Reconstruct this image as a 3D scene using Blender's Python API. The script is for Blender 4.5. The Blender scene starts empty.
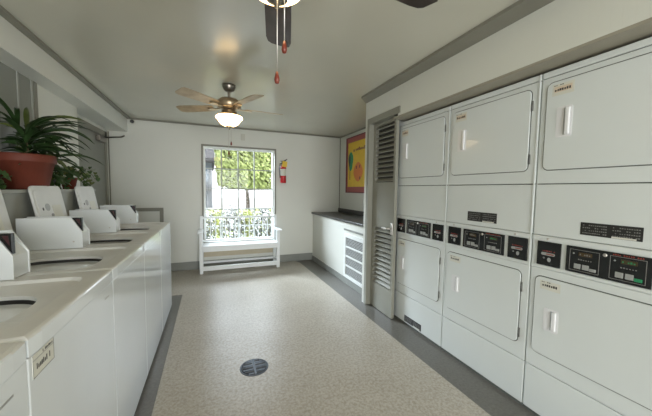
import bpy, bmesh, math, random
from mathutils import Vector, Matrix
C = bpy.context.scene.collection
R = math.radians
PI = math.pi

# ------------------------------------------------------------------ materials
def mat(name, col, rough=.5, metal=0, spec=.5, emit=None, estr=0, var=0, vscale=8, bump=0, bscale=60, coat=0):
    m = bpy.data.materials.new(name); m.use_nodes = True
    nt = m.node_tree; b = nt.nodes['Principled BSDF']
    b.inputs['Base Color'].default_value = (*col, 1)
    b.inputs['Roughness'].default_value = rough
    b.inputs['Metallic'].default_value = metal
    b.inputs['Specular IOR Level'].default_value = spec
    b.inputs['Coat Weight'].default_value = coat
    if emit:
        b.inputs['Emission Color'].default_value = (*emit, 1)
        b.inputs['Emission Strength'].default_value = estr
    if var or bump:
        tc = nt.nodes.new('ShaderNodeTexCoord')
    if var:
        n = nt.nodes.new('ShaderNodeTexNoise'); n.inputs['Scale'].default_value = vscale; n.inputs['Detail'].default_value = 5
        nt.links.new(tc.outputs['Object'], n.inputs['Vector'])
        r = nt.nodes.new('ShaderNodeValToRGB')
        r.color_ramp.elements[0].position = .3; r.color_ramp.elements[1].position = .7
        r.color_ramp.elements[0].color = (*[max(0, c * (1 - var)) for c in col], 1)
        r.color_ramp.elements[1].color = (*[min(1, c * (1 + var)) for c in col], 1)
        nt.links.new(n.outputs['Fac'], r.inputs['Fac']); nt.links.new(r.outputs['Color'], b.inputs['Base Color'])
    if bump:
        n2 = nt.nodes.new('ShaderNodeTexNoise'); n2.inputs['Scale'].default_value = bscale; n2.inputs['Detail'].default_value = 3
        nt.links.new(tc.outputs['Object'], n2.inputs['Vector'])
        bp = nt.nodes.new('ShaderNodeBump'); bp.inputs['Strength'].default_value = bump; bp.inputs['Distance'].default_value = .01
        nt.links.new(n2.outputs['Fac'], bp.inputs['Height']); nt.links.new(bp.outputs['Normal'], b.inputs['Normal'])
    return m

M = {}
M['wall'] = mat('wall paint', (.62, .63, .58), .45, var=.02, vscale=2, bump=.05, bscale=40)
M['ceil'] = mat('ceiling gloss paint', (.52, .51, .43), .22, var=.03, vscale=1.5, bump=.10, bscale=3.5)
M['trim'] = mat('taupe trim paint', (.20, .195, .16), .45, var=.06, vscale=6)
M['soff'] = mat('shaded soffit underside', (.30, .28, .22), .5, var=.05)  # tan tone holds the shade on the soffit's underside
M['base'] = mat('grey baseboard vinyl', (.22, .23, .21), .5, var=.08)
M['doorp'] = mat('grey green door paint', (.235, .235, .195), .42, var=.04, vscale=5)
M['doorl'] = mat('dim grey door paint', (.20, .205, .18), .5, var=.05, vscale=3)
M['dark'] = mat('shadow gap black', (.01, .01, .01), .8)
M['white'] = mat('white enamel', (.63, .67, .66), .28, spec=.5, coat=.2, var=.015, vscale=3)
M['whitew'] = mat('washer enamel', (.67, .71, .725), .14, spec=.5, coat=.3, var=.015, vscale=3)
M['wtop'] = mat('washer top enamel', (.57, .58, .56), .35, var=.05, vscale=7)
M['ledge'] = mat('grey pony wall paint', (.30, .31, .28), .5, var=.06, vscale=4)
M['gap'] = mat('panel seam', (.10, .11, .10), .7)
M['black'] = mat('black control glass', (.008, .009, .009), .25)
M['plate'] = mat('dark plate', (.015, .015, .014), .4)
M['grey'] = mat('grey print', (.20, .20, .19), .5)
M['greyl'] = mat('pale grey button', (.30, .31, .30), .4)
M['red'] = mat('red print', (.22, .03, .02), .5)
M['dimred'] = mat('dim red display', (.035, .006, .008), .4)
M['green'] = mat('green button', (.02, .24, .10), .4)
M['amber'] = mat('amber display', (.05, .032, .01), .35)
M['paper'] = mat('label paper', (.62, .62, .55), .6)
M['paperw'] = mat('tan label paper', (.62, .52, .40), .6)
M['ink'] = mat('label ink', (.05, .05, .05), .6)
M['hinge'] = mat('hinge metal', (.14, .14, .13), .4, metal=.6)
M['steel'] = mat('tub steel', (.30, .31, .30), .35, metal=.7, var=.1, vscale=12)
M['grilled2'] = mat('dark steel tub', (.10, .10, .10), .4, metal=.5, var=.1, vscale=12)
M['gasket'] = mat('black rubber', (.01, .01, .01), .5)
M['handshade'] = mat('handle recess grey', (.36, .38, .38), .4)
M['handle'] = mat('moulded white handle', (.72, .73, .74), .25)
M['nickel'] = mat('brushed nickel', (.25, .23, .20), .3, metal=.9)
M['antique'] = mat('antique nickel', (.42, .33, .22), .3, metal=.8)
M['bladed'] = mat('backlit dark blade', (.035, .022, .018), .45, var=.3, vscale=14)  # near fan: unlit, backlit look of the blades put into the colour
M['bladel'] = mat('lamplit pale blade', (.34, .27, .17), .45, var=.2, vscale=14)  # far fan: lamp light on the blades put into the colour
M['bowl'] = mat('frosted lamp glass', (.9, .8, .6), .4, emit=(1, .66, .30), estr=5)
M['fob'] = mat('cherry wood fob', (.14, .022, .01), .3)
M['chain'] = mat('pull chain metal', (.5, .48, .44), .35, metal=.8)
M['terra'] = mat('terracotta', (.13, .026, .012), .65, var=.12, vscale=10, bump=.1)
M['soil'] = mat('potting soil', (.03, .02, .012), .95, bump=.6, bscale=80)
M['leaf'] = mat('dark green leaf', (.022, .048, .014), .38, var=.45, vscale=14)
M['leafp'] = mat('yellow green leaf', (.09, .12, .03), .45, var=.35, vscale=14)
M['leafv'] = mat('mid green leaf', (.03, .065, .018), .45, var=.4, vscale=20)
M['stem'] = mat('plant stem', (.10, .075, .04), .7)
M['counter'] = mat('dark speckled laminate', (.035, .035, .033), .28, var=.7, vscale=120)
M['grille'] = mat('white grille paint', (.68, .70, .68), .4)
M['grilled'] = mat('dark grille slats', (.33, .34, .33), .5)
M['bench'] = mat('white bench paint', (.78, .81, .82), .3, var=.02)
M['tan'] = mat('tan painted board', (.48, .42, .30), .5, var=.06, vscale=6)
M['frame'] = mat('window frame grey', (.28, .29, .28), .4)
M['muntin'] = mat('muntin paint', (.36, .38, .35), .5)
M['extred'] = mat('extinguisher red', (.45, .015, .02), .25)
M['yellow'] = mat('yellow tag', (.75, .50, .04), .5)
M['plastic'] = mat('ivory plastic', (.52, .52, .46), .4)
M['drain'] = mat('cast iron drain', (.06, .07, .085), .35, metal=.5, var=.3, vscale=30)
M['drainr'] = mat('drain rim metal', (.10, .115, .135), .45, metal=.6)
M['pinkfr'] = mat('maroon poster border', (.18, .04, .05), .5)
M['pink'] = mat('pink poster band', (.38, .10, .09), .5)
M['py'] = mat('poster yellow', (.78, .52, .04), .5, var=.06, vscale=8)
M['pg'] = mat('poster green', (.02, .28, .12), .5)
M['po'] = mat('poster orange', (.72, .22, .05), .5)
M['pb'] = mat('poster dark figure', (.03, .03, .05), .5)
M['ww'] = mat('frosted grey pane', (.21, .22, .195), .3, var=.05, vscale=2)
M['louvd'] = mat('louvre back', (.035, .035, .03), .7)
# outdoors
M['conc'] = mat('pale concrete', (.30, .30, .29), .8, var=.05, vscale=3)
M['grass'] = mat('lawn', (.17, .20, .06), .9, var=.3, vscale=6)
M['treel'] = mat('tree leaves', (.29, .34, .12), .6, var=.45, vscale=6)
M['hedge'] = mat('hedge leaves', (.20, .22, .05), .6, var=.5, vscale=12)
M['shrub'] = mat('shrub leaves', (.05, .06, .045), .5, var=.7, vscale=18)
M['flower'] = mat('white blossom', (.80, .80, .78), .6)
M['bark'] = mat('bark', (.09, .07, .05), .9, var=.3, vscale=20)
M['stucco'] = mat('pale stucco', (.16, .18, .20), .8, var=.04)
M['roof'] = mat('brown grey roof', (.05, .05, .055), .8, var=.1)
M['farg'] = mat('far glass', (.10, .14, .18), .15)

def floor_speck(name, base, a, b, rough):
    m = bpy.data.materials.new(name); m.use_nodes = True
    nt = m.node_tree; p = nt.nodes['Principled BSDF']; L = nt.links.new
    tc = nt.nodes.new('ShaderNodeTexCoord')
    v = nt.nodes.new('ShaderNodeTexNoise'); v.inputs['Scale'].default_value = 55; v.inputs['Detail'].default_value = 6; v.inputs['Roughness'].default_value = .7
    L(tc.outputs['Object'], v.inputs['Vector'])
    r = nt.nodes.new('ShaderNodeValToRGB')
    r.color_ramp.elements[0].position = .36; r.color_ramp.elements[0].color = (*a, 1)
    r.color_ramp.elements[1].position = .62; r.color_ramp.elements[1].color = (*b, 1)
    e = r.color_ramp.elements.new(.48); e.color = (*base, 1)
    L(v.outputs['Fac'], r.inputs['Fac'])
    n = nt.nodes.new('ShaderNodeTexNoise'); n.inputs['Scale'].default_value = 1.6; n.inputs['Detail'].default_value = 3
    L(tc.outputs['Object'], n.inputs['Vector'])
    mx = nt.nodes.new('ShaderNodeMix'); mx.data_type = 'RGBA'; mx.blend_type = 'MULTIPLY'; mx.inputs['Factor'].default_value = .35
    r2 = nt.nodes.new('ShaderNodeValToRGB'); r2.color_ramp.elements[0].color = (.75, .72, .66, 1); r2.color_ramp.elements[1].color = (1, 1, 1, 1)
    r2.color_ramp.elements[0].position = .35; r2.color_ramp.elements[1].position = .6
    L(n.outputs['Fac'], r2.inputs['Fac'])
    L(r.outputs['Color'], mx.inputs[6]); L(r2.outputs['Color'], mx.inputs[7])
    L(mx.outputs[2], p.inputs['Base Color'])
    p.inputs['Roughness'].default_value = rough
    bp = nt.nodes.new('ShaderNodeBump'); bp.inputs['Strength'].default_value = .08; bp.inputs['Distance'].default_value = .005
    L(v.outputs['Fac'], bp.inputs['Height']); L(bp.outputs['Normal'], p.inputs['Normal'])
    return m
M['speck'] = floor_speck('speckled tan floor', (.385, .355, .30), (.31, .28, .225), (.47, .44, .38), .38)
M['border'] = floor_speck('grey floor border', (.125, .122, .108), (.105, .10, .09), (.15, .145, .13), .38)

def siding():
    m = bpy.data.materials.new('white ribbed siding paint'); m.use_nodes = True
    nt = m.node_tree; p = nt.nodes['Principled BSDF']; L = nt.links.new
    tc = nt.nodes.new('ShaderNodeTexCoord'); mp = nt.nodes.new('ShaderNodeMapping')
    w = nt.nodes.new('ShaderNodeTexWave'); w.bands_direction = 'Y'; w.inputs['Scale'].default_value = 7.5; w.wave_profile = 'SIN'
    L(tc.outputs['Object'], mp.inputs['Vector']); L(mp.outputs['Vector'], w.inputs['Vector'])
    r = nt.nodes.new('ShaderNodeValToRGB'); r.color_ramp.elements[0].position = .0; r.color_ramp.elements[1].position = .06
    r.color_ramp.elements[0].color = (0, 0, 0, 1)
    L(w.outputs['Fac'], r.inputs['Fac'])
    bp = nt.nodes.new('ShaderNodeBump'); bp.inputs['Strength'].default_value = .10; bp.inputs['Distance'].default_value = .002
    L(r.outputs['Color'], bp.inputs['Height']); L(bp.outputs['Normal'], p.inputs['Normal'])
    p.inputs['Base Color'].default_value = (.62, .63, .57, 1); p.inputs['Roughness'].default_value = .5
    return m
M['siding'] = siding()

def glass():
    m = bpy.data.materials.new('window glass'); m.use_nodes = True
    nt = m.node_tree; nt.nodes.clear(); L = nt.links.new
    o = nt.nodes.new('ShaderNodeOutputMaterial'); mx = nt.nodes.new('ShaderNodeMixShader'); mx.inputs[0].default_value = .012
    t = nt.nodes.new('ShaderNodeBsdfTransparent'); g = nt.nodes.new('ShaderNodeBsdfGlossy'); g.inputs['Roughness'].default_value = .03
    L(t.outputs[0], mx.inputs[1]); L(g.outputs[0], mx.inputs[2]); L(mx.outputs[0], o.inputs[0])
    return m
M['glass'] = glass()

# ------------------------------------------------------------------ mesh helpers
class MB:
    def __init__(s): s.bm = bmesh.new(); s.mats = []
    def mi(s, m):
        if m is None: return 0
        if m not in s.mats: s.mats.append(m)
        return s.mats.index(m)
    def box(s, x0, x1, y0, y1, z0, z1, bev=0, m=None, seg=2, mx=None):
        b = bmesh.new()
        bmesh.ops.create_cube(b, size=1)
        for v in b.verts:
            v.co = Vector(((x0 + x1) / 2 + v.co.x * (x1 - x0), (y0 + y1) / 2 + v.co.y * (y1 - y0), (z0 + z1) / 2 + v.co.z * (z1 - z0)))
        if bev:
            bmesh.ops.bevel(b, geom=list(b.edges), offset=bev, segments=seg, affect='EDGES', profile=.5)
        return s.merge(b, m, mx)
    def merge(s, b, m=None, mx=None, smooth=False):
        if mx is not None: bmesh.ops.transform(b, matrix=mx, verts=list(b.verts))
        i = s.mi(m)
        vm = {v: s.bm.verts.new(v.co) for v in b.verts}
        for f in b.faces:
            try: nf = s.bm.faces.new([vm[v] for v in f.verts])
            except ValueError: continue
            nf.material_index = i; nf.smooth = smooth
        b.free(); return s
    def prism(s, pts, axis, a, b2, m=None, bev=0, mx=None):
        """polygon pts in the plane normal to axis, extruded from a to b2"""
        b = bmesh.new()
        def P(p, t):
            if axis == 0: return Vector((t, p[0], p[1]))
            if axis == 1: return Vector((p[0], t, p[1]))
            return Vector((p[0], p[1], t))
        A = [b.verts.new(P(p, a)) for p in pts]; B = [b.verts.new(P(p, b2)) for p in pts]
        b.faces.new(A); b.faces.new(B[::-1])
        n = len(pts)
        for i in range(n): b.faces.new([A[i], B[i], B[(i + 1) % n], A[(i + 1) % n]])
        bmesh.ops.recalc_face_normals(b, faces=list(b.faces))
        if bev: bmesh.ops.bevel(b, geom=list(b.edges), offset=bev, segments=2, affect='EDGES', profile=.5)
        return s.merge(b, m, mx)
    def lathe(s, prof, seg=32, m=None, mx=None, smooth=True):
        b = bmesh.new(); rings = []
        for r, z in prof:
            if r < 1e-6: rings.append([b.verts.new((0, 0, z))])
            else: rings.append([b.verts.new((r * math.cos(2 * PI * k / seg), r * math.sin(2 * PI * k / seg), z)) for k in range(seg)])
        for A, B in zip(rings, rings[1:]):
            for k in range(seg):
                k2 = (k + 1) % seg
                if len(A) == 1 and len(B) == 1: continue
                if len(A) == 1: b.faces.new([A[0], B[k], B[k2]])
                elif len(B) == 1: b.faces.new([A[k], A[k2], B[0]])
                else: b.faces.new([A[k], A[k2], B[k2], B[k]])
        bmesh.ops.recalc_face_normals(b, faces=list(b.faces))
        return s.merge(b, m, mx, smooth)
    def tube(s, pts, r, seg=8, m=None, mx=None, rs=None):
        b = bmesh.new(); pts = [Vector(p) for p in pts]; rings = []
        for i, p in enumerate(pts):
            d = (pts[min(i + 1, len(pts) - 1)] - pts[max(i - 1, 0)]).normalized()
            up = Vector((0, 0, 1)) if abs(d.z) < .9 else Vector((1, 0, 0))
            u = d.cross(up).normalized(); w = u.cross(d).normalized()
            rr = rs[i] if rs else r
            rings.append([b.verts.new(p + u * rr * math.cos(2 * PI * k / seg) + w * rr * math.sin(2 * PI * k / seg)) for k in range(seg)])
        for A, B in zip(rings, rings[1:]):
            for k in range(seg): b.faces.new([A[k], A[(k + 1) % seg], B[(k + 1) % seg], B[k]])
        b.faces.new(rings[0][::-1]); b.faces.new(rings[-1])
        bmesh.ops.recalc_face_normals(b, faces=list(b.faces))
        return s.merge(b, m, mx, True)
    def quad(s, pts, m=None, smooth=False):
        f = s.bm.faces.new([s.bm.verts.new(p) for p in pts]); f.material_index = s.mi(m); f.smooth = smooth
    def build(s, name, material=None, parent=None, kind=None):
        me = bpy.data.meshes.new(name); s.bm.to_mesh(me); s.bm.free()
        if s.mats:
            for mm in s.mats: me.materials.append(mm)
        else: me.materials.append(material)
        o = bpy.data.objects.new(name, me); C.objects.link(o)
        if parent is not None: o.parent = parent
        if kind: o['kind'] = kind
        return o

def rrect(u0, u1, v0, v1, r, n=5):
    pts = []
    for (cu, cv, a0) in ((u1 - r, v1 - r, 0), (u0 + r, v1 - r, 90), (u0 + r, v0 + r, 180), (u1 - r, v0 + r, 270)):
        for k in range(n + 1):
            a = R(a0 + 90 * k / n); pts.append((cu + r * math.cos(a), cv + r * math.sin(a)))
    return pts
def tag(o, label, cat, group=None, kind=None):
    o['label'] = label; o['category'] = cat
    if group: o['group'] = group
    if kind: o['kind'] = kind
    return o
def thing(name, loc, label=None, cat=None, group=None, rz=0):
    o = bpy.data.objects.new(name, None); C.objects.link(o); o.location = loc; o.rotation_euler.z = rz
    if label: tag(o, label, cat, group)
    return o
def struct(name, mb, m=None, parent=None):
    o = mb.build(name, m, parent)
    if parent is None: o['kind'] = 'structure'
    return o
def sempty(name, loc=(0, 0, 0)):
    o = bpy.data.objects.new(name, None); C.objects.link(o); o.location = loc; o['kind'] = 'structure'; return o
def kids(o): return [c for c in C.objects if c.parent == o]
def copy_tree(o, parent=None):
    c = o.copy(); C.objects.link(c)
    if parent is not None: c.parent = parent
    for ch in kids(o): copy_tree(ch, c)
    return c
def bx(*a, bev=0, m=None): return MB().box(*a, bev=bev, m=m)

# ------------------------------------------------------------------ key dimensions (metres)
CEIL = 2.396; YB = 5.104; YR = -3.0
XD = 1.8127          # dryer fronts
XW = -0.43           # washer fronts
XS = 1.69            # closet wall / soffit face

# ------------------------------------------------------------------ room shell
struct('floor', bx(-1.6, 2.75, YR, YB + .15, -.12, 0), M['border'])
rug = MB().prism([(-.318, YR), (1.62, YR), (1.500, 4.93), (1.45, YB - .02), (-1.40, YB - .02), (-1.40, 3.92), (-.36, 3.92)], 2, 0, .003)
struct('floor', rug, M['speck'])
struct('ceiling', bx(-1.6, 2.75, YR, YB + .15, CEIL, CEIL + .12), M['ceil'])

# back wall with a window opening
WX0, WX1, WZ0, WZ1 = -.125, 1.055, .45, 2.05
bw = MB()
bw.box(-1.6, WX0, YB, YB + .15, 0, CEIL); bw.box(WX1, 2.75, YB, YB + .15, 0, CEIL)
bw.box(WX0, WX1, YB, YB + .15, 0, WZ0); bw.box(WX0, WX1, YB, YB + .15, WZ1, CEIL)
struct('wall_back', bw, M['wall'])
# window
win = sempty('window_1', (0, YB, 0))
f = MB()
fw = .035
f.box(WX0 - .03, WX1 + .03, -.012, .0, WZ1, WZ1 + .03); f.box(WX0 - .03, WX0, -.012, .0, WZ0 - .03, WZ1); f.box(WX1, WX1 + .03, -.012, .0, WZ0 - .03, WZ1)
f.box(WX0, WX1, -.012, 0, WZ0 - .03, WZ0)
f.build('window_casing', M['trim'], win)
f = MB()
f.box(WX0, WX0 + .03, .05, .10, WZ0, WZ1); f.box(WX1 - .03, WX1, .05, .10, WZ0, WZ1); f.box(WX0 + .03, WX1 - .03, .05, .10, WZ1 - .03, WZ1); f.box(WX0 + .03, WX1 - .03, .05, .10, WZ0, WZ0 + .03)
f.build('window_frame', M['grille'], win)
f = MB()
for x in (.159, .432, .708): f.box(x - .010, x + .010, .064, .086, WZ0 + .03, WZ1 - .03)
for z in (1.69, 1.35, .70): f.box(WX0 + .03, WX1 - .03, .060, .090, z - .009, z + .009)
f.box(WX0 + .03, WX1 - .03, .060, .090, .99, 1.008)
f.build('muntins', M['muntin'], win)
bx(WX0 + .03, WX1 - .03, .073, .077, WZ0 + .03, WZ1 - .03).build('window_pane', M['glass'], win)

# right wall of the niche (poster), wall behind dryers
struct('wall_right', MB().box(2.3625, 2.50, 2.95, YB, 0, CEIL), M['wall'])
struct('wall_right', MB().box(2.60, 2.75, YR, 2.95, 0, CEIL), M['wall'])
# closet block: side return wall, front wall round the door, side wall towards the dryers
cw = MB()
DY0, DY1, DZ = 2.40, 2.885, 2.175
cw.box(XS, 2.60, 2.885, 2.95, 0, CEIL)
cw.box(XS, 1.80, 2.33, 2.885, DZ, CEIL)
cw.box(1.83, 2.60, 2.480, 2.50, 0, 2.09)
cw.box(1.83, 2.60, 2.33, 2.50, 2.09, CEIL)
struct('wall_closet', cw, M['wall'])
# soffit over the dryers
sf = MB(); sf.box(XS, XS + .05, YR, 2.33, 2.09, CEIL); sf.box(XS+.05, XS + .11, 2.28, 2.33, 2.09, CEIL); struct('wall_soffit_right', sf, M['siding'])
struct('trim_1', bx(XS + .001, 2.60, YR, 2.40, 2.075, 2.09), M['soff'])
struct('trim_2', MB().prism([(1.55, YR), (XS - .001, YR), (XS - .001, 2.95), (1.547, 2.81)], 2, CEIL - .022, CEIL - .001), M['trim'])
# left: upper wall, ledge wall, soffit, recessed far wall with door
struct('wall_left', MB().box(-1.45, -1.31, YR, 3.80, 0, CEIL).box(-1.60, -1.45, YR, 3.8, 0, CEIL), M['wall'])
struct('wall_left_far', MB().box(-1.60, -1.41, 3.80, YB, 0, CEIL), M['wall'])
struct('wall_soffit_left', MB().box(-1.41, -1.164, YR, YB, 2.185, CEIL), M['wall'])
struct('wall_pony', MB().box(-1.31, -1.115, YR, 3.55, 0, 1.31).box(-1.31, -1.10, YR, 3.56, 1.31, 1.333, bev=.003), M['ledge'])
struct('trim_3', MB().box(-1.164, -1.115, YR, YB, CEIL - .02, CEIL - .001), M['trim'])
struct('trim_4', MB().box(-1.164, 2.3625, YB - .022, YB, CEIL - .022, CEIL - .001), M['trim'])
struct('trim_5', MB().box(2.342, 2.3625, 2.95, YB - .022, CEIL - .02, CEIL - .001).box(2.352, 2.3625, YB - .012, YB, 1.0, CEIL - .022), M['trim'])
struct('trim_6', MB().box(-1.41, -1.395, YB - .012, YB, 0, 2.17), M['trim'])
# grey trimmed low panel on the back wall beyond the last washer
struct('trim_7', MB().box(-1.39, -.715, YB - .03, YB, .985, 1.037).box(-.765, -.715, YB - .03, YB, .13, .985), M['trim'])
struct('trim_8', MB().box(WX0 - .01, WX1 - .03, YB - .02, YB, .20, .42), M['tan'])
struct('baseboard_back', MB().box(-1.40, 1.80, YB - .014, YB, .003, .135), M['base'])
# rear wall behind the camera with its wide glass door opening
rw = MB(); rw.box(-1.6, -.8, YR - .15, YR, 0, CEIL); rw.box(1.6, 2.75, YR - .15, YR, 0, CEIL); rw.box(-.8, 1.6, YR - .15, YR, 2.2, CEIL)
struct('wall_front', rw, M['wall'])

# window on the left wall with grey panes
wl = sempty('window_2', (-1.31, 0, 0))
f = MB()
f.box(0, .014, 2.99, 3.035, 1.42, 2.184); f.box(0, .014, 2.1, 3.035, 1.38, 1.42)
f.build('window_casing', M['trim'], wl)
f = MB()
for y in (2.565, 2.79, 2.965): f.box(0, .014, y - .009, y + .009, 1.42, 2.184)
f.build('muntins', M['ledge'], wl)
bx(0, .008, 2.1, 2.99, 1.42, 2.184).build('window_pane', M['ww'], wl)

# door in the recessed left wall
dl = sempty('door_2', (-1.41, 0, 0))
bx(0, .02, 4.02, 4.86, .003, 2.06).build('door_leaf', M['doorl'], dl)
f = MB(); f.box(0, .035, 4.86, 4.93, .003, 2.13); f.box(0, .035, 3.95, 4.02, .003, 2.13); f.box(0, .035, 3.95, 4.93, 2.06, 2.13)
f.build('door_frame', M['trim'], dl)
f = MB(); f.box(.02, .07, 4.55, 4.80, 1.96, 2.03, bev=.008); f.tube([(.06, 4.78, 2.035), (.26, 4.72, 2.045), (.33, 4.55, 2.04)], .011); 
f.build('door_closer', M['nickel'], dl)
f = MB(); f.lathe([(0, .05), (.026, .045), (.03, .03), (.012, .02), (.012, 0)], 20, mx=Matrix.Translation((.02, 4.09, 1.0)) @ Matrix.Rotation(R(90), 4, 'Y')); f.build('door_handle', M['nickel'], dl)

# louvred closet door
dr = sempty('door_1', (0, 0, 0))
f = MB()
f.box(1.678, 1.78, 2.842, 2.888, .004, DZ); f.box(1.678, 1.70, 2.29, 2.842, 2.112, DZ); f.box(1.70, 1.78, 2.42, 2.842, 2.112, DZ)
f.build('door_frame', M['doorp'], dr)
f = MB()
L0, L1 = 2.412, 2.838
f.box(1.738, 1.772, L0, L0 + .035, .008, 2.108); f.box(1.738, 1.772, L1 - .05, L1, .008, 2.108)
f.box(1.738, 1.772, L0 + .035, L1 - .05, .008, .30); f.box(1.738, 1.772, L0 + .035, L1 - .05, .945, 1.45); f.box(1.738, 1.772, L0 + .035, L1 - .05, 2.075, 2.108)
f.build('door_leaf', M['doorp'], dr)
for (z0, z1, n) in ((1.45, 2.075, 12), (.30, .945, 12)):
    f = MB()
    for k in range(n):
        z = z0 + (z1 - z0) * (k + .5) / n
        mx = Matrix.Translation((1.755, 0, z)) @ Matrix.Rotation(R(-38), 4, 'Y')
        f.box(-.024, .024, L0 + .033, L1 - .048, -.004, .004, mx=mx, m=M['doorp'])
    f.box(1.776, 1.781, L0 + .03, L1 - .045, z0, z1, m=M['louvd'])
    f.build('louvre_panel', None, dr)
f = MB(); f.box(1.729, 1.738, L0 + .012, L0 + .05, .90, 1.02, bev=.003)
f.tube([(1.738, L0 + .03, .965), (1.685, L0 + .03, .965), (1.682, L0 + .05, .965), (1.682, L0 + .13, .962)], .010)
f.build('door_handle', M['chain'], dr)

# ------------------------------------------------------------------ counter
ct = thing('counter', (1.79, 2.96, 0), 'long white built-in counter with a dark speckled top below the yellow poster', 'counter')
MB().box(.01, .56, .0, 2.13, .0, .895).build('cabinet', M['wall'], ct)
MB().box(-.02, .569, .0, 2.14, .895, .925, bev=.004).build('countertop', M['counter'], ct)
MB().box(.545, .569, .0, 2.14, .925, 1.005, bev=.003).build('backsplash', M['counter'], ct)
MB().box(-.004, .01, .0, 2.13, .003, .085).build('toe_board', M['base'], ct)
MB().box(.002, .01, .0, .74, .775, .80).build('trim_strip', M['base'], ct)
gr = MB(); g0, g1, h0, h1 = .10, .70, .10, .735
gr.box(-.012, .01, g0, g0 + .05, h0, h1); gr.box(-.012, .01, g1 - .05, g1, h0, h1); gr.box(-.012, .01, g0 + .05, g1 - .05, h1 - .05, h1); gr.box(-.012, .01, g0 + .05, g1 - .05, h0, h0 + .045)
for k in range(1, 4):
    z = h0 + .045 + (h1 - h0 - .095) * k / 4; gr.box(-.011, .01, g0 + .05, g1 - .05, z - .011, z + .011)
gg = gr.build('vent_grille', M['grille'], ct)
gs = MB()
for k in range(28):
    z = h0 + .05 + (h1 - h0 - .10) * (k + .5) / 28; gs.box(-.004, .004, g0 + .05, g1 - .05, z - .0045, z + .0045, m=M['grilled'])
gs.box(.004, .0095, g0 + .05, g1 - .05, h0 + .045, h1 - .05, m=M['louvd'])
gs.build('slats', None, gg)

# ------------------------------------------------------------------ poster
ps = thing('poster', (2.3615, 0, 0), 'framed yellow poster with a green figure hanging above the dark counter', 'poster')
py0, py1, pz0, pz1 = 3.98, 4.80, 1.31, 2.315
f = MB(); f.box(-.018, 0, py0, py0 + .02, pz0, pz1); f.box(-.018, 0, py1 - .02, py1, pz0, pz1); f.box(-.018, 0, py0 + .02, py1 - .02, pz0, pz0 + .02); f.box(-.018, 0, py0 + .02, py1 - .02, pz1 - .02, pz1)
f.build('frame', M['pinkfr'], ps)
pr = MB()
pr.box(-.006, 0, py0 + .02, py1 - .02, pz0 + .02, pz1 - .02, m=M['pink'])
pr.box(-.008, -.006, py0 + .07, py1 - .07, pz0 + .11, pz1 - .10, m=M['py'])
random.seed(4)
pr.prism([(4.62 + .09 * math.cos(a) * (1 + .15 * math.sin(3 * a)), 1.88 + .17 * math.sin(a)) for a in [2 * PI * k / 20 for k in range(20)]], 0, -.0095, -.008, m=M['pg'])
pr.prism([(4.66 + .03 * math.cos(a), 1.90 + .12 * math.sin(a)) for a in [2 * PI * k / 14 for k in range(14)]], 0, -.0105, -.0095, m=M['pb'])
pr.box(-.0095, -.008, 4.64, 4.655, 1.55, 1.74, m=M['pb'])
pr.prism([(4.34 + .14 * math.cos(a) * (1 + .2 * math.cos(2 * a)), 1.68 + .17 * math.sin(a)) for a in [2 * PI * k / 20 for k in range(20)]], 0, -.0095, -.008, m=M['po'])
for (yy, zz) in ((4.40, 1.76), (4.28, 1.77), (4.27, 1.57)): pr.box(-.0105, -.0095, yy - .015, yy + .015, zz - .025, zz + .025, m=M['pinkfr'])
pr.prism([(4.50 + .02 * math.cos(a), 2.06 + .025 * math.sin(a)) for a in [2 * PI * k / 10 for k in range(10)]], 0, -.0095, -.008, m=M['pinkfr'])
yy = 4.44
for k in range(9):
    w = .024 + .012 * random.random(); hgt = .03 + .03 * random.random(); pr.box(-.0095, -.008, yy - w, yy, 2.06 - .01, 2.06 - .01 + hgt, m=M['pinkfr']); yy -= w + .012
pr.build('print', None, ps)

# ------------------------------------------------------------------ stacked dryers
def text_marks(mb, x, y0, z0, w, h, m, n, seed, face=-1):
    """a row of small strokes: print too fine to read"""
    rnd = random.Random(seed); y = y0
    cw_ = w / n
    for k in range(n):
        if rnd.random() < .12: continue
        a = y0 + k * cw_; hh = h * (.6 + .4 * rnd.random())
        mb.box(min(x, x + face * .0006), max(x, x + face * .0006), a + cw_ * .1, a + cw_ * (.55 + .3 * rnd.random()), z0, z0 + hh, m=m)

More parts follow.
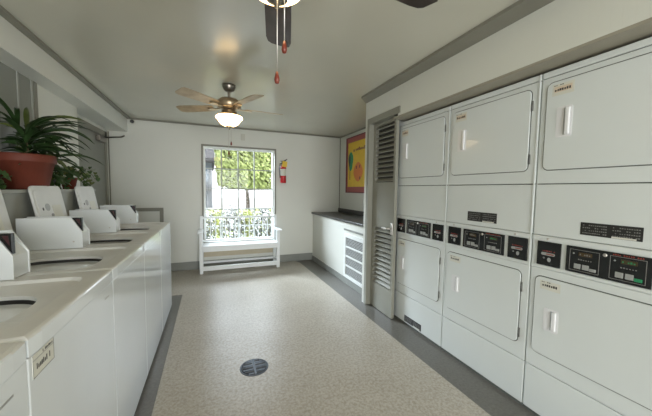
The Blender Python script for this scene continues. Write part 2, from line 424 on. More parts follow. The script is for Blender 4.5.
W = .686
def make_dryer(y0, label, coinB, placard, floorlabel, seed, dw0=.052, dw1=.650):
    t = thing('stacked_dryer', (XD, y0, 0), label, 'dryer', 'stacked dryers along the right wall')
    b = MB()
    g = .004
    b.box(.012, .76, g, W - g, .0, 2.058, m=M['gap'])            # carcass behind the panels
    def panel(z0, z1): b.box(0, .014, g, W - g, z0, z1, bev=.004, m=M['white'])
    panel(.022, .298); panel(.302, .912); panel(.912, 1.108); panel(1.110, 1.409); panel(1.414, 2.020); panel(2.024, 2.058)
    b.box(.010, .758, g * .5, g, .02, 2.058, m=M['white']); b.box(.010, .758, W - g, W - g * .5, .02, 2.058, m=M['white'])
    b.box(.03, .75, g, W - g, .0, .024, m=M['dark'])
    b.box(.012, .76, g, W - g, 2.055, 2.060, m=M['white'])
    b.box(-.004, .0, .004, .014, .93, 2.055, bev=.0015, m=M['white'])
    # control ledge
    b.box(-.006, .0, g, W - g, 1.078, 1.106, bev=.0025, m=M['white'])
    b.box(-.006, .0, g, W - g, .915, .932, bev=.0025, m=M['white'])
    b.build('cabinet', None, t)
    def door(z0, z1, hz0, hz1, a=dw0, c=dw1):
        d = MB()
        d.prism(rrect(a - .005, c + .005, z0 - .005, z1 + .005, .035), 0, -.001, .006, m=M['gap'])
        d.prism(rrect(a, c, z0, z1, .03), 0, -.008, .0, m=M['white'], bev=.003)
        do = d.build('door', None, t)
        h = MB(); hy0, hy1 = W - .170, W - .093
        o_ = rrect(hy0, hy1, hz0, hz1, .012); 
        h.prism(o_, 0, -.0095, -.008, m=M['handle'])
        h.box(-.0105, -.0095, hy0 + .030, hy0 + .040, hz0 + .012, hz1 - .012, m=M['handshade'])
        h.box(-.020, -.0095, hy0 + .010, hy1 - .046, hz0 + .012, hz1 - .012, bev=.004, m=M['handle'])
        h.build('door_handle', None, do)
        for hz in (z0 + .07, z1 - .10):
            q = MB(); q.box(-.005, -.001, a - .013, a - .006, hz - .03, hz + .03, bev=.0015); q.tube([(-.006, a - .009, hz - .028), (-.006, a - .009, hz + .028)], .003)
            q.build('hinge', M['hinge'], do)
        return do
    d1 = door(1.493, 1.985, 1.67, 1.84); d2 = door(.398, .864, .555, .69)
    for do, z0, z1, mm in ((d1, 1.905, 1.968, M['paperw']), (d2, .795, .845, M['paper'])):
        l = MB(); l.box(-.0088, -.008, W - .170, W - .065, z0, z1, m=M['paper'])
        l.box(-.0092, -.0088, W - .160, W - .075, z0 + .018, z1 - .014, m=mm)
        text_marks(l, -.0092, W - .155, z0 + (z1 - z0) * .38, .08, .016, M['ink'], 7, seed)
        text_marks(l, -.0088, W - .120, z1 - .009, .05, .005, M['ink'], 5, seed + 3)
        l.build('label_sticker', None, do)
    def coin(a, c):
        p = MB(); p.box(-.0075, .002, a, c, .935, 1.075, bev=.002, m=M['black'])
        w = c - a; mid = (a + c) / 2
        text_marks(p, -.0075, a + w * .22, 1.018, w * .55, .008, M['red'], 8, seed + 5)
        p.prism(rrect(a + w * .22, c - w * .20, .996, 1.012, .007, 3), 0, -.010, -.0075, m=M['greyl'])
        p.box(-.0104, -.010, a + w * .26, mid + w * .08, 1.001, 1.007, m=M['red'])
        p.prism([(mid - .006 + .0085 * math.cos(q), .972 + .013 * math.sin(q)) for q in [2 * PI * k / 14 for k in range(14)]], 0, -.0105, -.0075, m=M['greyl'])
        p.prism([(mid + .022 + .005 * math.cos(q), .980 + .005 * math.sin(q)) for q in [2 * PI * k / 10 for k in range(10)]], 0, -.009, -.0075, m=M['grey'])
        p.build('coin_panel', None, t)
    coin(W - .158, W - .036)
    if coinB: coin(.022, .145)
    a, c = .172, .502
    p = MB(); p.box(-.0075, .002, a, c, .935, 1.075, bev=.002, m=M['black']); cp = p.build('control_panel', None, t)
    for i, (u0, u1, lit) in enumerate(((c - .145, c - .018, False), (a + .018, a + .145, True))):
        q = MB(); X0 = -.0085
        q.box(X0, -.0075, u0, u1, .947, .949, m=M['grey']); q.box(X0, -.0075, u0, u1, 1.058, 1.060, m=M['grey'])
        q.box(X0, -.0075, u0, u0 + .002, .949, 1.058, m=M['grey']); q.box(X0, -.0075, u1 - .002, u1, .949, 1.058, m=M['grey'])
        q.box(X0 - .001, -.0075, u0 + .03, u1 - .04, 1.028, 1.048, m=M['amber'])
        text_marks(q, X0 - .001, u0 + .036, 1.033, .05, .010, M['green'] if lit else M['grey'], 5, seed + 9)
        for k in (0, 1): q.box(X0 - .003, -.0075, u1 - .016 - .036 * (k + 1), u1 - .022 - .036 * k, .958, .985, bev=.002, m=M['greyl'])
        q.box(X0 - .003, -.0075, u0 + .010, u0 + .038, .956, .972, bev=.002, m=M['green'] if lit and seed == 33 else M['greyl'])
        if lit: text_marks(q, -.0075, u0 + .01, 1.063, .11, .008, M['red'], 14, seed + 20)
        q.prism([(u1 - .018 + .004 * math.cos(s), 1.038 + .004 * math.sin(s)) for s in [2 * PI * k / 8 for k in range(8)]], 0, X0 - .001, -.0075, m=M['greyl'])
        text_marks(q, X0, u0 + .03, 1.006, .07, .006, M['grey'], 7, seed + 12)
        q.build('timer_display', None, cp)
    MB().lathe([(0, .005), (.008, .004), (.009, 0)], 16, mx=Matrix.Translation((-.0075, (a + c) / 2, 1.055)) @ Matrix.Rotation(R(-90), 4, 'Y')).build('lock', M['chain'], cp)
    for yy in (.10, W - .09):
        MB().lathe([(0, .004), (.006, .003), (.007, 0)], 12, mx=Matrix.Translation((-.006, yy, 1.092)) @ Matrix.Rotation(R(-90), 4, 'Y')).build('screw', M['chain'], t)
    def plate(a, c, z0, z1):
        q = MB(); q.box(-.0015, .001, a, c, z0, z1, m=M['plate'])
        for k in range(4):
            z = z1 - .012 - k * (z1 - z0 - .012) / 4
            for (u0, u1) in ((a + .008, a + (c - a) * .46), (a + (c - a) * .54, c - .008)):
                text_marks(q, -.0015, u0, z - .004, u1 - u0, .006, M['grey'], 12, seed + k)
        q.box(-.0022, -.0015, a + .02, a + (c - a) * .46, z0 + .001, z0 + .009, m=M['paper'])
        q.build('nameplate', None, t)
    if placard: plate(*placard)
    if floorlabel: plate(*floorlabel)
    return t
make_dryer(.417, 'nearest white double-stacked dryer, cut off by the right edge', False, (.213, .448, 1.142, 1.208), None, 33)
make_dryer(1.103, 'middle white double-stacked dryer, with a black nameplate below its upper door', True, (.237, .474, 1.142, 1.212), None, 21)
make_dryer(1.789, 'farthest white double-stacked dryer, beside the louvred door, with a black plate near the floor', True, None, (.25, .497, .035, .098), 12)

# ------------------------------------------------------------------ top-loading washers
WP = .6585
def make_washer():
    t = thing('top_load_washer', (XW, 0, 0))
    g = .0012; D = .62
    b = MB()
    b.box(-D, -.004, g, WP - g, .03, .923, bev=.004, m=M['whitew'])
    b.box(-D + .03, -.03, g + .02, WP - g - .02, .0, .035, m=M['dark'])
    b.build('cabinet', None, t)
    # top deck with a recessed basin and a round-cornered opening
    cx, cy, rx, ry = -.345, .292, .205, .168
    N = 64
    bm = MB(); bb = bmesh.new()
    def ring(fn): return [bb.verts.new(fn(2 * PI * k / N)) for k in range(N)]
    def rectpt(a, x0, x1, y0, y1, z, p=24):
        c_, s_ = math.cos(a), math.sin(a); rr = (abs(c_) ** p + abs(s_) ** p) ** (-1 / p)
        return ((x0 + x1) / 2 + (x1 - x0) / 2 * c_ * rr, (y0 + y1) / 2 + (y1 - y0) / 2 * s_ * rr, z)
    rings = [ring(lambda a: rectpt(a, -D, 0, g, WP - g, .925, 60)), ring(lambda a: rectpt(a, -D, 0, g, WP - g, .970, 60)),
             ring(lambda a: rectpt(a, -D + .004, -.004, g + .004, WP - g - .004, .975, 60)),
             ring(lambda a: rectpt(a, -D + .012, -.012, g + .012, WP - g - .012, .978, 60)),
             ring(lambda a: rectpt(a, -.585, -.065, .050, .570, .978, 10)), ring(lambda a: rectpt(a, -.575, -.075, .060, .560, .966, 10)),
             ring(lambda a: rectpt(a, cx - rx, cx + rx, cy - ry, cy + ry, .953, 3)), ring(lambda a: rectpt(a, cx - rx, cx + rx, cy - ry, cy + ry, .938, 3))]
    bb.faces.new(rings[0][::-1]) if False else None
    for A, B in zip(rings, rings[1:]):
        for k in range(N): bb.faces.new([A[k], A[(k + 1) % N], B[(k + 1) % N], B[k]])
    bmesh.ops.recalc_face_normals(bb, faces=list(bb.faces))
    bm.merge(bb, M['wtop']); dk = bm.build('top_deck', None, t)
    # paint the front face of the deck like the cabinet
    dk.data.materials.append(M['whitew'])
    for p in dk.data.polygons:
        if p.center.z < .973: 
            if p.center.x > -.003 or p.center.y < g + .003 or p.center.y > WP - g - .003: p.material_index = 1
    def ringmesh(name, prof, m):
        bb = bmesh.new(); rs = []
        for s, z in prof: rs.append([bb.verts.new(rectpt(2 * PI * k / N, cx - rx * s, cx + rx * s, cy - ry * s, cy + ry * s, z, 3)) for k in range(N)])
        for A, B in zip(rs, rs[1:]):
            for k in range(N): bb.faces.new([A[k], A[(k + 1) % N], B[(k + 1) % N], B[k]])
        mb = MB(); mb.merge(bb, m, smooth=True); return mb
    ringmesh('x', [(1.0, .9385), (.99, .916), (.965, .914)], M['gasket']).build('gasket', None, t)
    ringmesh('x', [(.975, .915), (.975, .872), (.90, .868)], M['base']).build('tub_rim', None, t)
    tm = ringmesh('x', [(.90, .869), (.90, .845), (.87, .845), (.84, .855), (.84, .60), (.0, .58)], M['grilled2'])
    tm.build('tub', None, t)
    # lid, leaning open
    H_ = .380
    mx = Matrix.Translation((-.585, .350, .985)) @ Matrix.Rotation(R(-10), 4, 'Y')
    l = MB()
    l.prism(rrect(-.195, .195, 0, H_, .035), 0, -.014, .0, m=M['wtop'], bev=.004, mx=mx)
    lid = l.build('lid', None, t)
    l2 = MB(); l2.prism(rrect(-.172, .172, .03, H_ - .03, .02), 0, .0, .004, m=M['wtop'], bev=.0015, mx=mx); l2.build('inner_panel', None, lid)
    l3 = MB()
    l3.prism([(-.06 + .030 * math.cos(q), .23 + .026 * math.sin(q)) for q in [2 * PI * k / 16 for k in range(16)]], 0, .004, .0055, m=M['greyl'], mx=mx)
    l3.prism([(-.02 + .018 * math.cos(q), .17 + .014 * math.sin(q)) for q in [2 * PI * k / 12 for k in range(12)]], 0, .004, .0055, m=M['grey'], mx=mx)
    l3.prism([(-.12 + .008 * math.cos(q), .22 + .011 * math.sin(q)) for q in [2 * PI * k / 12 for k in range(12)]], 0, .004, .0055, m=M['ink'], mx=mx)
    l3.box(.004, .0055, .0, .12, .12, .24, m=M['paper'], mx=mx)
    l3.build('lid_sticker', None, lid)
    for yy in (-.13, .13): MB().tube([(-.578, .350 + yy - .02, .986), (-.578, .350 + yy + .02, .986)], .008).build('lid_hinge', M['hinge'], lid)
    # coin box, astride the joint with the next machine
    c = MB(); y0, y1 = .596, .712
    prof = [(-.62, .979), (-.315, .979), (-.315, 1.075), (-.368, 1.168), (-.62, 1.168)]
    c.prism(prof, 1, y0, y0 + .008, m=M['whitew'], bev=.001); c.prism(prof, 1, y1 - .008, y1, m=M['whitew'], bev=.001)
    inn = [(-.618, .981), (-.319, .981), (-.319, 1.073), (-.380, 1.158), (-.618, 1.164)]
    c.prism(inn, 1, y0 + .008, y1 - .008, m=M['whitew'])
    cb = c.build('coin_box', None, t)
    d = MB(); d.prism([(-.364, 1.166), (-.316, 1.166), (-.316, 1.082)], 1, y0 + .002, y0 + .022, m=M['black'], bev=.001)
    d.prism([(-.346, 1.158), (-.326, 1.158), (-.322, 1.115)], 1, y0 + .0012, y0 + .003, m=M['dimred'])
    d.build('coin_slot', None, cb)
    s = MB(); s.lathe([(0, .003), (.004, .002), (.005, 0)], 10, mx=Matrix.Translation((-.36, y0, 1.02)) @ Matrix.Rotation(R(90), 4, 'X')); s.build('screw', M['chain'], cb)
    # control lettering on the cabinet front
    q = MB(); q.box(-.006, -.0035, .55, .60, .868, .874, m=M['greyl']); q.build('badge', None, t)
    return t
wlabels = [
 (-.4076, 'white top-loading washer nearest the camera, cut off at the lower left corner'),
 (.2509, 'white top-loading washer at the lower left corner, just before the price label'),
 (.9094, 'white top-loading washer with a paper price label on its front panel'),
 (1.5679, 'white top-loading washer next after the one with the price label'),
 (2.2264, 'second white top-loading washer from the window end of the row'),
 (2.8849, 'farthest white top-loading washer, at the window end of the row'),
]
w0 = make_washer()
for i, (y, lb) in enumerate(wlabels[1:]):
    o = w0 if i == 0 else copy_tree(w0)
    o.location = (XW, y, 0); tag(o, lb, 'washer', 'top-loading washers along the left wall')
    if i == 1:
        l = MB(); x = -.0042
        l.box(-.004, -.0030, .018, .122, .858, .919, m=M['paper'])
        for (u0, u1, v0, v1) in ((.018, .122, .858, .8595), (.018, .122, .904, .905), (.018, .0195, .858, .919), (.1205, .122, .858, .919)): l.box(-.0030, -.0024, u0, u1, v0, v1, m=M['grey'])
        text_marks(l, -.0030, .065, .908, .052, .007, M['ink'], 9, 2, 1)
        text_marks(l, -.0030, .034, .876, .070, .016, M['ink'], 9, 8, 1)
        l.build('price_label', None, o)

# ------------------------------------------------------------------ bench under the window
bn = thing('bench', (.445, 4.75, 0), 'white painted slatted bench with open arms standing below the window', 'bench')
hw = .62
def leg(x, y, z1, s=.026): return MB().box(x - s, x + s, y - s, y + s, .003, z1, bev=.004)
leg(-hw + .01, .03, .64).build('leg', M['bench'], bn); leg(hw - .01, .03, .64).build('leg', M['bench'], bn)
for sx in (-1, 1):
    MB().box(sx * (hw - .01) - .024, sx * (hw - .01) + .024, .275, .320, .003, .90, bev=.004).build('leg', M['bench'], bn)
    MB().prism([(-.05, .645), (.30, .655), (.30, .678), (-.05, .668)], 0, sx * (hw - .0) - .04, sx * (hw - .0) + .04, bev=.005).build('armrest', M['bench'], bn)
    MB().box(sx * (hw - .01) - .014, sx * (hw - .01) + .014, .05, .28, .10, .14, bev=.003).build('side_rail', M['bench'], bn)
s = MB()
for k in range(5): s.box(-hw + .02, hw - .02, -.02 + k * .062, .036 + k * .062, .425, .448, bev=.003)
s.build('seat', M['bench'], bn)
MB().box(-hw + .03, hw - .03, -.012, .012, .355, .425, bev=.003).build('apron', M['bench'], bn)
MB().box(-hw + .03, hw - .03, .005, .045, .050, .115, bev=.003).build('stretcher', M['bench'], bn)
MB().box(-hw + .03, hw - .03, .285, .31, .10, .135, bev=.003).build('stretcher', M['bench'], bn)
MB().box(-hw + .0, hw - .0, .280, .310, .852, .885, bev=.004).build('top_rail', M['bench'], bn)
MB().box(-hw + .03, hw - .03, .282, .308, .47, .50, bev=.003).build('lower_rail', M['bench'], bn)
for k in range(15):
    x = -hw + .07 + (2 * hw - .14) * k / 14
    MB().box(x - .008, x + .008, .288, .302, .50, .84, bev=.002).build('back_slat', M['bench'], bn)

# ------------------------------------------------------------------ fire extinguisher
fe = thing('fire_extinguisher', (1.20, YB - .075, 1.47), 'red fire extinguisher hung on the back wall right of the window', 'extinguisher')
f = MB(); f.lathe([(0, 0), (.046, 0), (.052, .012), (.052, .26), (.046, .295), (.022, .325), (.018, .345), (0, .345)], 28); f.build('cylinder', M['extred'], fe)
f = MB(); f.lathe([(.0535, .13), (.0535, .25)], 28); f.build('label_wrap', M['paper'], fe)
f = MB(); f.box(-.018, .018, -.018, .018, .34, .375, bev=.003); f.prism([(-.02, .37), (.02, .372), (.075, .43), (.065, .435), (.0, .40), (-.02, .395)], 1, -.01, .01); f.box(-.05, .01, -.008, .008, .385, .398); f.build('valve', M['ink'], fe)
f = MB(); f.tube([(-.015, 0, .36), (-.06, -.01, .34), (-.072, -.015, .27), (-.065, -.015, .16), (-.06, -.015, .09)], .009); f.build('hose', M['gasket'], fe)
f = MB(); f.box(-.065, .02, -.062, -.058, .285, .385, mx=Matrix.Rotation(R(6), 4, 'Y')); f.build('inspection_tag', M['yellow'], fe)
f = MB(); f.box(-.02, .02, .052, .074, .05, .33); f.build('bracket', M['ink'], fe)
# small wall fittings
o = MB().box(.475, .545, YB - .012, YB, 2.19, 2.30, bev=.003).build('wall_plate', M['plastic']); tag(o, 'small ivory blank cover plate on the back wall above the window', 'plate')
sn = thing('alarm_sensor', (-1.10, YB - .004, 2.345), 'small black round sensor at the top left corner of the back wall', 'sensor')
MB().lathe([(0, .035), (.018, .032), (.024, .02), (.024, 0)], 20, mx=Matrix.Rotation(R(90), 4, 'X')).build('housing', M['ink'], sn)
MB().lathe([(.032, .004), (.032, 0), (0, 0)], 20, mx=Matrix.Rotation(R(90), 4, 'X')).build('mounting_ring', M['plastic'], sn)

# ------------------------------------------------------------------ floor drain
fd = thing('floor_drain', (.285, 2.105, .003), 'round dark metal drain cover set in the middle of the tan floor', 'drain')
f = MB(); f.lathe([(.100, 0), (.106, .0), (.106, .003), (.098, .004), (.096, .002)], 40); f.build('rim', M['drainr'], fd)
f = MB(); f.lathe([(0, .002), (.097, .002), (.097, 0)], 40, m=M['drain'])
for k in range(-3, 4):
    y = k * .025; hl = math.sqrt(.092 ** 2 - y * y) - .006
    f.box(-hl, -.010, y - .006, y + .006, .002, .0045, m=M['drainr'] if k % 2 else M['gasket']); f.box(.010, hl, y - .006, y + .006, .002, .0045, m=M['gasket'] if k % 2 else M['drainr'])
f.box(-.006, .006, -.09, .09, .002, .006, m=M['drainr'])
f.build('grate', None, fd)

# ------------------------------------------------------------------ ceiling fans
def fan(x, y, label, a0, blademat, rad):
    t = thing('ceiling_fan', (x, y, CEIL), label, 'ceiling fan', 'ceiling fans')
    MB().lathe([(0, 0), (.062, 0), (.064, -.02), (.050, -.055), (.030, -.068), (0, -.068)], 32).build('canopy', M['nickel'], t)
    MB().lathe([(.013, -.066), (.013, -.145)], 16).build('downrod', M['nickel'], t)
    MB().lathe([(0, -.128), (.035, -.130), (.085, -.142), (.112, -.165), (.118, -.195), (.110, -.225), (.09, -.240), (.06, -.245), (0, -.245)], 40).build('motor_housing', M['antique'], t)
    MB().lathe([(0, -.240), (.055, -.245), (.072, -.262), (.070, -.285), (.105, -.300), (.118, -.303), (.118, -.309), (0, -.309)], 36).build('light_fitter', M['antique'], t)
    bo = MB().lathe([(.112, -.306), (.128, -.315), (.130, -.330), (.112, -.345), (.105, -.360), (.085, -.385), (.050, -.405), (.018, -.412), (0, -.412)], 40).build('lamp_bowl', M['bowl'], t)
    MB().lathe([(0, -.408), (.034, -.408), (.036, -.414), (.026, -.420), (.010, -.426), (.008, -.440), (0, -.442)], 24).build('finial', M['nickel'], bo)
    for k in range(5):
        a = R(a0 + 72 * k)
        rot = Matrix.Rotation(a, 4, 'Z') @ Matrix.Translation((0, 0, -.222)) @ Matrix.Rotation(R(12), 4, 'X')
        pts = []
        for u, w in ((.165, .045), (.20, .056), (rad - .06, .068), (rad - .015, .060), (rad, .040)): pts.append((u, w))
        poly = pts + [(u, -w) for u, w in pts[::-1]]
        bl = MB().prism(poly, 2, -.003, .003, mx=rot).build('blade', blademat, t)
        iron = MB(); rot2 = Matrix.Rotation(a, 4, 'Z')
        iron.prism([(.09, -.018), (.15, -.014), (.19, -.032), (.225, -.020), (.225, .020), (.19, .032), (.15, .014), (.09, .018)], 2, -.238, -.230, mx=rot2)
        iron.build('blade_bracket', M['antique'], bl)
    for (dx, dy, L_) in ((-.008, -.045, .262), (.014, -.048, .165)):
        c = MB(); c.tube([(dx, dy, -.29), (dx * 1.02, dy, -.40 - L_)], .0020, 6)
        co = c.build('pull_chain', M['chain'], t)
        z = -.40 - L_
        MB().lathe([(0, z), (.004, z - .002), (.0075, z - .018), (.009, z - .028), (.006, z - .038), (0, z - .040)], 14, mx=Matrix.Translation((dx * 1.02, dy, 0))).build('fob', M['fob'], co)
    return t
fan(.172, 3.06, 'far ceiling fan with pale blades, lit lamp bowl seen whole near the window', 5, M['bladel'], .56)
fan(.205, .96, 'near ceiling fan with dark blades, only its bowl and pull chains below the top edge', 77, M['bladed'], .69)

# ------------------------------------------------------------------ plants
def leafstrip(mb, base, az, length, width, rise, droop, m, n=9):
    roll = rnd.uniform(-.75, .75)
    """one arching strap leaf"""
    p = Vector(base); el = rise; d = Vector((math.cos(az), math.sin(az), 0)); s = Vector((-math.sin(az), math.cos(az), 0))
    prev = None; bm = mb.bm; i = mb.mi(m)
    for k in range(n + 1):
        t = k / n
        w = width * (math.sin(PI * min(1, t * .9 + .10)) ** .7) if k < n else .0005
        dirv = d * math.cos(el) + Vector((0, 0, 1)) * math.sin(el)
        up0 = -d * math.sin(el) + Vector((0, 0, 1)) * math.cos(el)
        sr = s * math.cos(roll) + up0 * math.sin(roll); up = up0 * math.cos(roll) - s * math.sin(roll)
        p.x = max(p.x, -.09)
        c = bm.verts.new(p - up * w * .25); a = bm.verts.new(p + sr * w / 2); b = bm.verts.new(p - sr * w / 2)
        if prev:
            for q in ((prev[1], prev[0], c, a), (prev[0], prev[2], b, c)):
                f = bm.faces.new(q); f.material_index = i; f.smooth = True
        prev = (c, a, b)
        p = p + dirv * (length / n); el -= droop / n
LED = 1.333
def pot_prof(r, h):
    return [(0, 0), (r * .66, 0), (r * .69, .006), (r * .92, h * .76), (r * .985, h * .77), (r, h * .80), (r, h * .985), (r * .985, h), (r * .93, h), (r * .90, h * .88), (0, h * .87)]
big = thing('potted_plant', (-1.195, 2.605, LED), 'large strap-leaved plant in a terracotta pot on the ledge behind the washers', 'plant', 'potted plants on the ledge')
MB().lathe(pot_prof(.160, .238), 48).build('terracotta_pot', M['terra'], big)
MB().lathe([(0, .212), (.145, .207)], 32).build('soil', M['soil'], big)
st = MB(); lf = MB(); rnd = random.Random(11)
crowns = [((0, .01, .20), (.01, .02, .42)), ((.03, -.06, .20), (.04, -.08, .37)), ((-.03, .06, .20), (-.02, .10, .35)), ((.04, .05, .2), (.06, .09, .28))]
for (a, b) in crowns: st.tube([a, ((a[0] + b[0]) / 2 + .01, (a[1] + b[1]) / 2, (a[2] + b[2]) / 2), b], .009, 8)
for ci, (a, b) in enumerate(crowns):
    n = (24, 17, 20, 14)[ci]
    for k in range(n):
        az = 2.4 * k + ci
        # leaves lean away from the wall behind
        az_v = Vector((math.cos(az) + .35, math.sin(az), 0)); az2 = math.atan2(az_v.y, az_v.x)
        t = k / n
        z = b[2] - .16 * t
        L_ = rnd.uniform(.26, .40) * (1.1 if math.sin(az2) > .3 else .95)
        if az2 > 2 or az2 < -2: L_ *= .42
        rs_ = 62 - 42 * t + rnd.uniform(-10, 8); dr = rnd.uniform(70, 110)
        if math.sin(az2) < -.1: L_ = min(L_, .27); rs_ = max(rs_, 34); dr = 75
        mt = M['leafp'] if rnd.random() < .06 else M['leaf']
        leafstrip(lf, (b[0], b[1], z), az2, L_, rnd.uniform(.028, .038), R(rs_), R(dr), mt)
for az, L_, r0 in ((62, .56, 42), (70, .50, 55), (55, .46, 35), (80, .52, 30), (48, .42, 60)):
    leafstrip(lf, (0, .06, .36), R(az), L_, .034, R(r0), R(85), M['leaf'])
for az, L_, r0 in ((-65, .36, 50), (-85, .40, 55), (-95, .34, 45), (-100, .42, 68)):
    leafstrip(lf, (.0, -.06, .40), R(az), L_, .026, R(r0), R(85), M['leaf'])
st.build('stem', M['stem'], big); lf.build('foliage', None, big)

def heart(mb, p, n_dir, size, m, rnd):
    n_dir = n_dir.normalized(); u = n_dir.cross(Vector((0, 0, 1)));
    if u.length < .1: u = Vector((1, 0, 0))
    u.normalize(); v = n_dir.cross(u).normalized()
    pts = [(0, .1), (.35, .35), (.5, .05), (.35, -.35), (0, -.75), (-.35, -.35), (-.5, .05), (-.35, .35)]
    vs = [mb.bm.verts.new(p + u * a * size + v * (-b) * size + n_dir * (-.12 * size * abs(a))) for a, b in pts]
    c = mb.bm.verts.new(p + n_dir * .02 * size); i = mb.mi(m)
    for k in range(8):
        f = mb.bm.faces.new([c, vs[k], vs[(k + 1) % 8]]); f.material_index = i; f.smooth = True
sm = thing('potted_plant', (-1.195, 3.235, LED), 'small trailing vine in a little red clay pot beside the big terracotta pot', 'plant', 'potted plants on the ledge')
MB().lathe(pot_prof(.062, .105), 36).build('terracotta_pot', M['terra'], sm)
MB().lathe([(0, .094), (.056, .091)], 24).build('soil', M['soil'], sm)
lf = MB(); st = MB()
for v in range(20):
    az = rnd.uniform(-2.0, 2.0) + (0 if v % 3 else .0); L_ = rnd.uniform(.12, .27)
    if abs(az) > 1.3: pass
    p = Vector((0, 0, .10)); el = R(rnd.uniform(35, 80)); pts = [p.copy()]
    for k in range(8):
        d = Vector((math.cos(az) * math.cos(el), math.sin(az) * math.cos(el), math.sin(el))); p = p + d * L_ / 7; el -= R(20)
        p.x = max(p.x, -.10); p.z = max(p.z, .012); pts.append(p.copy())
        nrm = Vector((rnd.uniform(-.3, 1), rnd.uniform(-1, .1), rnd.uniform(.2, 1)))
        heart(lf, p + Vector((rnd.uniform(-.012, .02), rnd.uniform(-.02, .02), rnd.uniform(0, .02))), nrm, rnd.uniform(.028, .05), M['leafp'] if rnd.random() < .22 else M['leafv'], rnd)
    st.tube(pts, .0016, 5)
st.build('stem', M['stem'], sm); lf.build('foliage', None, sm)
# low ivy between the two pots and left of the big one
for (yy, lb, n) in ((2.87, 'low leafy vine between the two terracotta pots on the ledge', 16), (2.235, 'low dark leafy plant left of the big terracotta pot on the ledge', 5)):
    iv = thing('potted_plant', (-1.195, yy, LED), lb, 'plant', 'potted plants on the ledge')
    MB().lathe(pot_prof(.05, .075), 30).build('pot', M['plate'], iv)
    MB().lathe([(0, .067), (.045, .065)], 20).build('soil', M['soil'], iv)
    lf = MB()
    for v in range(n):
        az = rnd.uniform(-1.9, 1.9); L_ = rnd.uniform(.08, .17); p = Vector((0, 0, .07)); el = R(rnd.uniform(10, 75))
        for k in range(7):
            d = Vector((math.cos(az) * math.cos(el), math.sin(az) * math.cos(el), math.sin(el))); p = p + d * L_ / 6; el -= R(22); p.x = max(p.x, -.10); p.z = max(p.z, .012)
            heart(lf, p.copy(), Vector((rnd.uniform(-.3, 1), rnd.uniform(-1, .1), rnd.uniform(.2, 1))), rnd.uniform(.03, .05), M['leafp'] if rnd.random() < .15 else M['leafv'], rnd)
    lf.build('foliage', None, iv)

# ------------------------------------------------------------------ outside the window
struct('ground', bx(-14, 26, YB + .16, 46, -.30, -.10), M['conc'])
tag(bx(-6, 14, 8.4, 10.2, -.10, -.06).build('lawn', M['grass']), 'strip of green lawn outside the window', 'grass', kind='stuff')
def leafcloud(mb, c, rad, n, size, m, rnd, flat=0, shell=.55):
    for k in range(n):
        v = Vector((rnd.gauss(0, 1), rnd.gauss(0, 1), rnd.gauss(0, 1))).normalized(); v = v / (max(abs(v.x), abs(v.y), abs(v.z)) ** flat) * (shell + (1 - shell) * rnd.random() ** .5)
        p = Vector((c[0] + v.x * rad[0], c[1] + v.y * rad[1], c[2] + v.z * rad[2]))
        nn = (v + Vector((rnd.uniform(-.8, .8), rnd.uniform(-.8, .8), rnd.uniform(-.8, .8)))).normalized()
        u = nn.orthogonal().normalized(); w = nn.cross(u); s_ = size * rnd.uniform(.6, 1.3)
        i = mb.mi(m)
        f = mb.bm.faces.new([mb.bm.verts.new(p + u * s_ * .5), mb.bm.verts.new(p + w * s_), mb.bm.verts.new(p - u * s_ * .5), mb.bm.verts.new(p - w * s_)]); f.material_index = i
tr = thing('clipped_tree', (1.30, 11.5, -.1), 'clipped green tree seen through the upper window panes', 'tree')
tf = MB(); rnd = random.Random(5)
leafcloud(tf, (.12, 0, 2.55), (1.30, 1.1, 1.13), 9000, .085, M['treel'], rnd, flat=.75, shell=.75)
leafcloud(tf, (.12, 0, 2.55), (1.2, 1.0, 1.0), 2400, .14, M['treel'], rnd, flat=.75, shell=.3)
tf.build('crown', None, tr)
MB().tube([(0, 0, 0), (.02, 0, .9), (-.03, 0, 1.7), (0, 0, 2.3)], .07, 10, rs=[.10, .075, .065, .05]).build('trunk', M['bark'], tr)
for i, (x0, lb) in enumerate(((-.45, 'low clipped yellow-green hedge section at the left window edge'), (.50, 'low clipped yellow-green hedge section behind the middle panes'), (1.45, 'low clipped yellow-green hedge section at the right window edge'))):
    h = MB()
    for k in range(3): leafcloud(h, (.14 + k * .26, 0, .50), (.15, .28, .44), 420, .05, M['hedge'], rnd, shell=.6)
    ho = h.build('hedge', None); ho.location = (x0, 8.0, -.1); tag(ho, lb, 'hedge', 'clipped hedge pieces outside the window')
for i, (x0, y0, s_, lb) in enumerate(((-.20, 6.3, 1.0, 'pale flowering shrub at the left behind the bench back'), (.42, 6.45, 1.06, 'pale flowering shrub in the middle behind the bench back'), (1.06, 6.3, 1.0, 'pale flowering shrub at the right behind the bench back'))):
    sh = thing('flowering_shrub', (x0, y0, -.1), lb, 'shrub', 'flowering shrubs just outside the window')
    h = MB(); leafcloud(h, (0, 0, .56 * s_), (.29, .3, .50 * s_), 760, .034, M['shrub'], rnd, shell=.4); h.build('foliage', None, sh)
    h = MB(); leafcloud(h, (0, -.02, .56 * s_), (.30, .31, .51 * s_), 420, .026, M['flower'], rnd, shell=.7); h.build('blossom', None, sh)
    h = MB()
    for k in range(6): a = k * 1.05; h.tube([(0, 0, 0), (.10 * math.cos(a), .10 * math.sin(a), .3), (.24 * math.cos(a), .2 * math.sin(a), .75 * s_)], .010, 6)
    h.build('stem', M['bark'], sh)
hs = thing('house', (0, 14, -.1), 'pale blue-grey neighbouring house with a dark eave at the left window edge', 'house')
MB().box(-6, .02, 0, 6, 0, 2.85).build('wall', M['stucco'], hs)
MB().prism([(-.6, 2.78), (3, 4.2), (6.6, 2.78), (6.6, 2.62), (-.6, 2.62)], 0, -6.4, .14).build('roof', M['roof'], hs)
wn = MB().box(-.9, -.12, -.03, 0, 1.75, 2.45).build('window', M['farg'], hs)
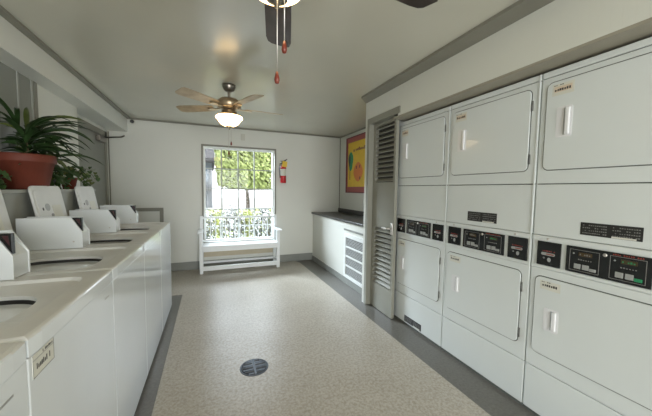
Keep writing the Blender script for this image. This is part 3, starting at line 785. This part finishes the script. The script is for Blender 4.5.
MB().box(-.55, -.49, -.05, -.03, 1.75, 2.45).build('muntins', M['grille'], wn)
MB().box(-2.0, .0, -.5, 0, 1.32, 1.5).build('awning', M['roof'], hs)

# ------------------------------------------------------------------ lights
def sun(rot, e, ang=1.0, col=(1, .96, .88)):
    l = bpy.data.lights.new('sun', 'SUN'); l.energy = e; l.angle = R(ang); l.color = col
    o = bpy.data.objects.new('sun', l); C.objects.link(o); o.rotation_euler = rot; return o
sun((R(38), R(28), 0), 1.6)
w = bpy.data.worlds.new('sky'); bpy.context.scene.world = w; w.use_nodes = True
nt = w.node_tree; bg = nt.nodes['Background']
bg.inputs['Color'].default_value = (.88, .94, 1.0, 1); bg.inputs['Strength'].default_value = 1.2
def area(name, loc, rot, sx, sy, e, col, portal=False):
    l = bpy.data.lights.new(name, 'AREA'); l.shape = 'RECTANGLE'; l.size = sx; l.size_y = sy; l.energy = e; l.color = col
    if portal: l.cycles.is_portal = True
    o = bpy.data.objects.new(name, l); C.objects.link(o); o.location = loc; o.rotation_euler = rot; return o
area('daylight_at_door', (.4, YR - .05, 1.1), (R(90), 0, 0), 2.3, 2.1, 62, (.99, .985, .97))
lo = area('skylight_at_window', (-1.3, 8.0, 3.4), (0, 0, 0), 2.6, 1.3, 600, (.78, .89, 1))
lo.rotation_euler = (Vector((1.1, 4.3, .6)) - lo.location).to_track_quat('-Z', 'Y').to_euler()
lo = area('skylight_at_window', (2.3, 8.0, 3.4), (0, 0, 0), 2.6, 1.3, 100, (.78, .89, 1))
lo.rotation_euler = (Vector((-.2, 3.6, .6)) - lo.location).to_track_quat('-Z', 'Y').to_euler()
# ------------------------------------------------------------------ camera
f_, yaw, pitch, roll, hc = 281.0667, .3861, .0648, .0143, 1.3594
fwv = Vector((math.sin(yaw) * math.cos(pitch), math.cos(yaw) * math.cos(pitch), -math.sin(pitch)))
r_ = Vector((math.cos(yaw), -math.sin(yaw), 0)); u_ = r_.cross(fwv)
r2 = r_ * math.cos(roll) + u_ * math.sin(roll); u2 = -r_ * math.sin(roll) + u_ * math.cos(roll)
cam = bpy.data.cameras.new('camera'); cam.sensor_width = 36; cam.lens = f_ / 652 * 36; cam.clip_start = .05
co = bpy.data.objects.new('camera', cam); C.objects.link(co)
mw = Matrix(((r2.x, u2.x, -fwv.x, 0), (r2.y, u2.y, -fwv.y, 0), (r2.z, u2.z, -fwv.z, hc), (0, 0, 0, 1)))
co.matrix_world = mw
sc = bpy.context.scene; sc.camera = co
sc.view_settings.view_transform = 'Standard'; sc.view_settings.look = 'None'; sc.view_settings.gamma = 1
sc.view_settings.exposure = 1.25
sc.cycles.use_denoising = True
sc.cycles.max_bounces = 12; sc.cycles.diffuse_bounces = 8; sc.cycles.glossy_bounces = 4; sc.cycles.transparent_max_bounces = 12
sc.cycles.sample_clamp_indirect = 6
